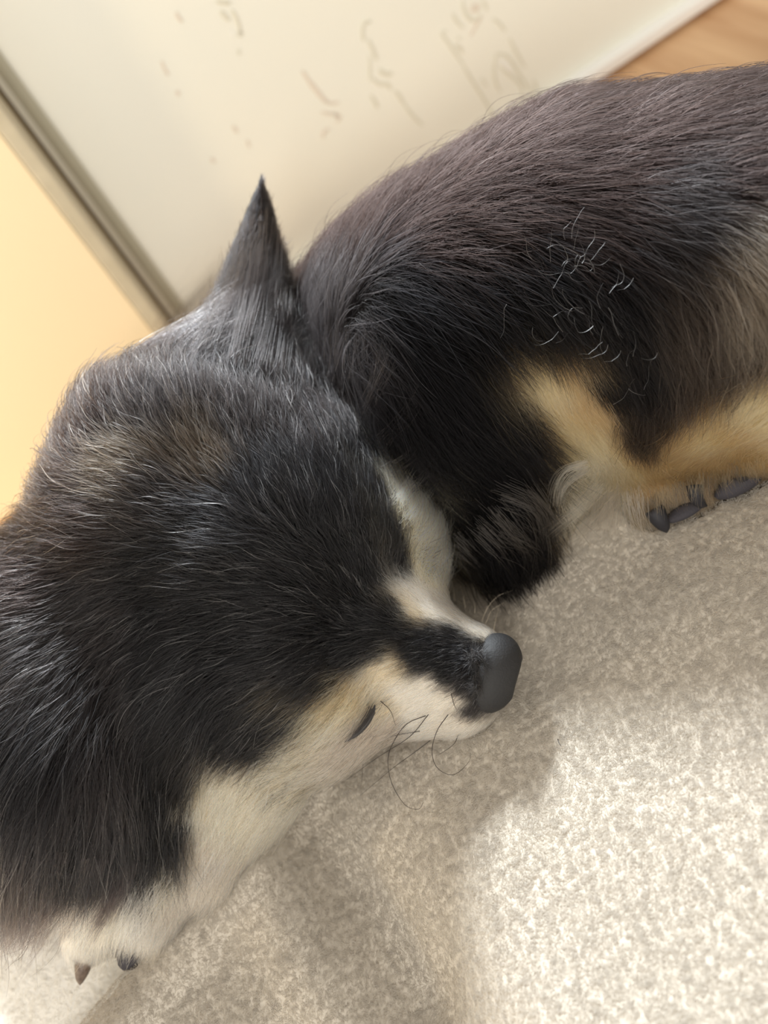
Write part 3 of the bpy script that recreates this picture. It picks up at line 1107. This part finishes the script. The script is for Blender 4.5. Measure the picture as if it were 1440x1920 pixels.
for pix in ([(1095, 868), (1060, 882), (1042, 912), (1036, 952)], [(1100, 880), (1066, 905), (1052, 935), (1056, 960)]):
    wisp(pix, 40, C_, 5, .017)
wisp([(1125, 912), (1085, 955), (1022, 1008)], 60, C_, 8, .015)
wisp([(1150, 930), (1105, 985), (1045, 1022)], 40, P_, 9, .015)
wisp([(1150, 925), (1145, 975), (1140, 1022)], 60, P_, 12, .015)
wisp([(1185, 930), (1195, 975), (1210, 1005)], 50, P_, 12, .015)
wisp([(1130, 930), (1115, 980), (1090, 1022)], 60, P_, 14, .015)
for pix in ([(950, 925), (1000, 950), (1018, 1000), (1010, 1060)], [(930, 960), (965, 1000), (985, 1040), (975, 1090)],
            [(900, 990), (940, 1030), (960, 1070), (955, 1100)], [(1000, 920), (1030, 960), (1040, 1000), (1030, 1030)],
            [(860, 1020), (890, 1050), (930, 1080), (945, 1098)], [(960, 1000), (995, 1020), (1010, 1050), (1000, 1075)]):
    wisp(pix, 45, (.06, .052, .047), 14, .014)
for pix in ([(700, 730), (712, 680), (722, 630)], [(690, 760), (720, 700), (745, 640)], [(720, 830), (760, 780), (790, 740)],
            [(650, 700), (660, 640), (662, 590)], [(730, 880), (775, 850), (800, 815)], [(760, 930), (800, 895), (830, 850)],
            [(800, 1040), (845, 1015), (866, 985)], [(620, 680), (625, 620), (632, 560)]):
    wisp(pix, 14, R_, 10, .006)
for k in range(14):                                                   # short hairs radiating over the edge of the nose
    a = k / 14 * 6.28
    wisp([(894, 1236), (894 + 14 * math.cos(a), 1236 + 16 * math.sin(a)), (896 + 27 * math.cos(a), 1238 + 34 * math.sin(a))], 20, (.012, .011, .011), 7, .0022)
for k in range(10):
    a = 1.2 + k / 10 * 4.2
    wisp([(896, 1284), (896 + 12 * math.cos(a), 1284 + 13 * math.sin(a)), (896 + 24 * math.cos(a), 1284 + 28 * math.sin(a))], 14, (.012, .011, .011), 6, .0022)
for pix in ([(435, 680), (458, 580), (470, 500), (484, 425)], [(485, 690), (505, 600), (514, 520), (518, 440)], [(390, 660), (418, 590), (445, 520), (466, 440)],
            [(345, 650), (378, 590), (418, 520), (452, 450)], [(520, 700), (532, 620), (538, 550), (538, 480)], [(310, 640), (345, 585), (390, 535), (425, 490)],
            [(460, 640), (478, 560), (486, 480), (490, 390)]):
    wisp(pix, 80, (.026, .022, .0215), 15, .0045)
for k in range(12):                                                   # hair hanging over the toes
    x0 = 1222 + k * 18
    y0 = 945 - k * 6.2
    wisp([(x0, y0 - 14), (x0 + 2, y0 + 4), (x0 + 6, y0 + 16 + 8 * (k % 2))], 26, T_ if k % 3 else (.10, .08, .06), 8, .009)
wisp([(698, 1332), (678, 1364), (650, 1390)], 40, K_, 4, .0035)
for pix in ([(748, 935), (762, 915), (778, 890)], [(768, 970), (788, 945), (806, 918)], [(785, 1005), (808, 985), (830, 958)],
            [(798, 1035), (822, 1018), (846, 994)], [(806, 1058), (830, 1046), (852, 1030)], [(805, 1078), (822, 1072), (838, 1066)]):
    wisp(pix, 80, (.93, .82, .58), 9, .009)
for k in range(30):
    x0 = rng.uniform(-30, 260)
    L_ = rng.uniform(110, 240) * (1 - .35 * max(0, x0) / 260)
    y0 = rng.uniform(1600, 1660)
    dx_ = rng.uniform(-.62, -.38)
    wisp([(x0, y0), (x0 + dx_ * L_ * .4, y0 + L_ * .5), (x0 + dx_ * L_ * rng.uniform(.9, 1.2), y0 + L_)], 42, (.040, .032, .032) if rng.random() < .7 else (.13, .11, .10), 7, .007)
for pix in ([(200, 1660), (160, 1730), (120, 1800)], [(250, 1670), (230, 1720), (215, 1760)], [(290, 1660), (265, 1710), (235, 1755)]):
    wisp(pix, 70, W_, 16, .005)
for k in range(52):                                                   # pale stray curls on the flank
    if k < 38:
        px, py = rng.normal(1075, 58), rng.normal(545, 70)
    else:
        px, py = rng.normal(1165, 45), rng.normal(680, 70)
    tb = body_t(px, py)
    if not tb:
        continue
    a = rng.random() * 6.28
    bend = rng.normal(0, .55)
    q = []
    x_, y_ = px, py
    step = rng.uniform(6, 12)
    for i in range(7):
        q.append((x_, y_))
        x_ += step * math.cos(a)
        y_ += step * math.sin(a)
        a += bend * .35 + rng.normal(0, .25)
    t_ = tb - rng.uniform(.0065, .009)
    q = [at_t(x1, y1, min(t_, (body_t(x1, y1) or 9) - .005)) for x1, y1 in q]
    wp.append(smooth_path(q, 12))
    wc.append(np.array((.42, .39, .36)) * (.5 + rng.random()))
wp, wc = np.array(wp), np.clip(np.array(wc), .004, .95)
wr = 6.0e-5 * np.linspace(1, .25, 12)[None] * np.ones((len(wp), 1))
hair_obj('feathering', wp, wr, wc, m_fur, dog, kind='stuff')

# ------------------------------------------------------------------ nap of the fleece
m_nap = fibre_mat('fleece_nap', lin(209, 203, 194))
m_nap2 = fibre_mat('sheet_nap', lin(242, 240, 236))


def nap(name, n, tufts, xr, yr, zf, keep, mat, parent, length, seed_r):
    X_, Y_ = rng.uniform(*xr, n), rng.uniform(*yr, n)
    k = keep(X_, Y_)
    X_, Y_ = X_[k], Y_[k]
    e = .0012
    z = zf(X_, Y_)
    zx, zy = (zf(X_ + e, Y_) - z) / e, (zf(X_, Y_ + e) - z) / e
    N_ = unit(np.stack([-zx, -zy, np.ones_like(z)], 1))
    P_s = np.stack([X_, Y_, z - .0001], 1)
    n_ = len(P_s)
    ang = 6.283 * (vnoise(X_ * 180, Y_ * 180, 71) * 2 + vnoise(X_ * 60, Y_ * 60, 72)) + rng.normal(0, 1.0, n_)
    T_s = np.stack([np.cos(ang), np.sin(ang), np.zeros(n_)], 1)
    pt = grow(P_s, N_, T_s, length * np.clip(rng.normal(1, .2, n_), .5, 1.5), np.full(n_, .42), K=5, droop=.05, wave=.16,
              clump_n=int(tufts * n_ / n), clump_amt=.18, spread=.7)
    rr = seed_r * np.array([1, 1, 1, .9, .6])[None] * np.ones((n_, 1))
    return hair_obj(name, pt, rr, np.ones((n_, 3)) * .8, mat, parent, kind='stuff')


def hem_a(X_, Y_):
    a = (X_ - E1[0]) * en[0] + (Y_ - E1[1]) * en[1]
    b = (X_ - E1[0]) * ed[0] + (Y_ - E1[1]) * ed[1]
    return a + 0.9 * np.clip(b, 0, .12) ** 1.5


def seen(X_, Y_, pad_):
    p = np.stack([X_, Y_, np.zeros_like(X_)], 1) - CAM
    t = p @ FW
    return (np.abs(p @ IX / t * F) < W / 2 + pad_) & (np.abs(p @ IY / t * F) < H / 2 + pad_) & (t > .05)


nap('fleece_nap', 620000, 60000, (-.20, .20), (.02, .27), lambda X_, Y_: blanket_z(X_, Y_) + worm(X_, Y_), lambda X_, Y_: (hem_a(X_, Y_) > .0008) & seen(X_, Y_, 350), m_nap, blanket, .0013, 4.6e-5)
sheet_z = lambda X_, Y_: -0.0045 + 0.003 * (vnoise(X_ * 14, Y_ * 14, 31) - 0.5)
nap('sheet_nap', 130000, 16000, (-.24, .02), (.13, .30), sheet_z, lambda X_, Y_: (hem_a(X_, Y_) < .002) & seen(X_, Y_, 350), m_nap2, sheet, .0014, 4.6e-5)

# the cloth gives way under the dog
dv, df = [], []
stack = list(dog.children)
while stack:
    o_ = stack.pop()
    stack += list(o_.children)
    if o_.type == 'MESH':
        n0 = len(dv)
        dv += [v.co[:] for v in o_.data.vertices]
        df += [[n0 + i for i in p.vertices] for p in o_.data.polygons]
dog_bvh = BVHTree.FromPolygons(dv, df)
for cloth, shape, gap in ((blanket, (len(aa), len(bb)), .0012), (sheet, (len(sx), len(sy)), .0030)):
    cm = cloth.data
    co = np.empty(len(cm.vertices) * 3, np.float32)
    cm.vertices.foreach_get('co', co)
    co = co.reshape(-1, 3)
    Hh = np.full(len(co), 9.0)
    for i in np.nonzero((co[:, 0] > lo[0]) & (co[:, 0] < hi[0]) & (co[:, 1] > lo[1]) & (co[:, 1] < hi[1]))[0]:
        h_ = dog_bvh.ray_cast(Vector((co[i, 0], co[i, 1], -.2)), Vector((0, 0, 1)))[0]
        if h_ is not None:
            Hh[i] = h_[2]
    G2 = np.pad(Hh.reshape(shape), 1, constant_values=9.0)
    Hm = np.min([G2[i:i + shape[0], j:j + shape[1]] for i in range(3) for j in range(3)], axis=0).ravel()
    if cloth is sheet:
        bz = np.where(hem_a(co[:, 0], co[:, 1]) > -.012, blanket_z(co[:, 0], co[:, 1]) - .0035, 9.0)
        co[:, 2] = np.minimum(co[:, 2], bz)
    co[:, 2] = np.minimum(co[:, 2], np.maximum(Hm - gap, FLOOR_Z + (.004 if cloth is blanket else .001)))
    cm.vertices.foreach_set('co', co.ravel())
    cm.update()

# a tiny dark hair dropped on the blanket
q = smooth_path([at_t(px, py, ground_t(px, py, .004)) for px, py in ((1046, 1386), (1048, 1393), (1052, 1399))], 6)
tube('shed_hair', q, .00012, .00007, m_whisk, None, label='tiny dark shed hair lying on the blanket right of the nose', category='hair')

# ------------------------------------------------------------------ faint raised pattern of the cream panel
m_relief = simple('relief_grey', lin(224, 221, 205), .5)
m_relief2 = simple('relief_rose', lin(228, 218, 204), .5)
m_relief3 = simple('relief_white', lin(246, 245, 240), .4)


def motif(strokes, mat):
    vs, fs = [], []
    for w_px, pix in strokes:
        p = smooth_path([at_y(px, py, WY) for px, py in pix], max(6, 5 * len(pix)))
        n = len(p)
        o = len(vs)
        for i in range(n):
            d = unit(p[min(i + 1, n - 1)] - p[max(i - 1, 0)])
            side = np.array([-d[2], 0, d[0]])
            w = w_px / 4000 * (.35 + .65 * math.sin(math.pi * (i + .5) / n) ** .5) * (.85 + .3 * rng.random())
            for k, (u, h_) in enumerate(((-1, .0004), (-.5, -.0004), (.5, -.0004), (1, .0004))):
                vs.append(p[i] + side * w * u + np.array([0, h_ - .0001, 0]))
        for i in range(n - 1):
            for k in range(3):
                fs.append((o + i * 4 + k, o + i * 4 + k + 1, o + (i + 1) * 4 + k + 1, o + (i + 1) * 4 + k))
    mesh_obj('relief_motif', vs, fs, mat, wall)


motif([(5, [(867, 0), (870, 18), (878, 32), (890, 38), (902, 28)]), (4, [(903, 0), (910, 10), (912, 20)]),
       (4, [(848, 25), (855, 38), (868, 52)]), (4, [(836, 58), (828, 62), (840, 80), (852, 98), (868, 120)]),
       (4, [(868, 122), (882, 146), (905, 182), (925, 216)]), (4, [(858, 70), (862, 73)]), (5, [(852, 84), (862, 90), (867, 100)]),
       (4, [(924, 34), (936, 44), (947, 57)]), (4, [(955, 72), (968, 98), (984, 126)]),
       (4, [(930, 100), (926, 125), (928, 150), (938, 172)]), (4, [(932, 100), (948, 104), (962, 120), (975, 142), (992, 166), (1000, 178)]),
       (4, [(938, 124), (952, 138), (968, 150), (978, 165), (980, 185)]), (3, [(902, 146), (908, 155), (913, 161)]), (4, [(1000, 150), (1006, 165), (1003, 172)])], m_relief)
motif([(5, [(886, 8), (896, 12), (893, 20), (884, 17), (886, 8)]), (5, [(902, 31), (893, 45), (882, 66)])], m_relief2)
motif([(5, [(936, 112), (948, 122), (960, 136)]), (2, [(430, 56), (436, 62), (435, 68)])], m_relief3)
motif([(6, [(566, 132), (580, 153), (592, 168), (606, 185), (615, 192)]), (4, [(612, 192), (625, 193), (636, 191)]),
       (4, [(602, 210), (615, 212), (632, 216)]), (5, [(626, 212), (636, 220), (630, 228)]), (5, [(617, 242), (607, 246), (605, 258)])], m_relief2)
motif([(5, [(695, 40), (684, 42), (679, 58), (682, 76)]), (5, [(690, 74), (700, 96), (706, 112)]), (4, [(692, 104), (693, 130), (693, 150)]),
       (6, [(710, 130), (722, 138), (735, 138)]), (5, [(698, 146), (710, 156), (727, 158), (732, 168)]), (5, [(694, 178), (702, 190), (708, 202)]),
       (5, [(740, 170), (750, 182), (758, 196)]), (4, [(758, 196), (775, 218), (792, 234)])], m_relief)
motif([(6, [(405, 2), (420, 4), (432, 6)]), (6, [(413, 20), (420, 28), (430, 38)]), (5, [(434, 18), (442, 32), (448, 48), (450, 62)]), (7, [(447, 60), (454, 66)]),
       (4, [(446, 92), (449, 102)])], m_relief)
motif([(5, [(330, 22), (334, 32), (342, 40)]), (4, [(302, 114), (310, 132), (316, 140)]), (5, [(330, 170), (336, 178)]), (5, [(436, 236), (445, 248)]), (4, [(462, 262), (468, 276)]), (5, [(395, 296), (402, 304)])], m_relief2)
print('dog verts', len(V), 'hair', N_FUR)
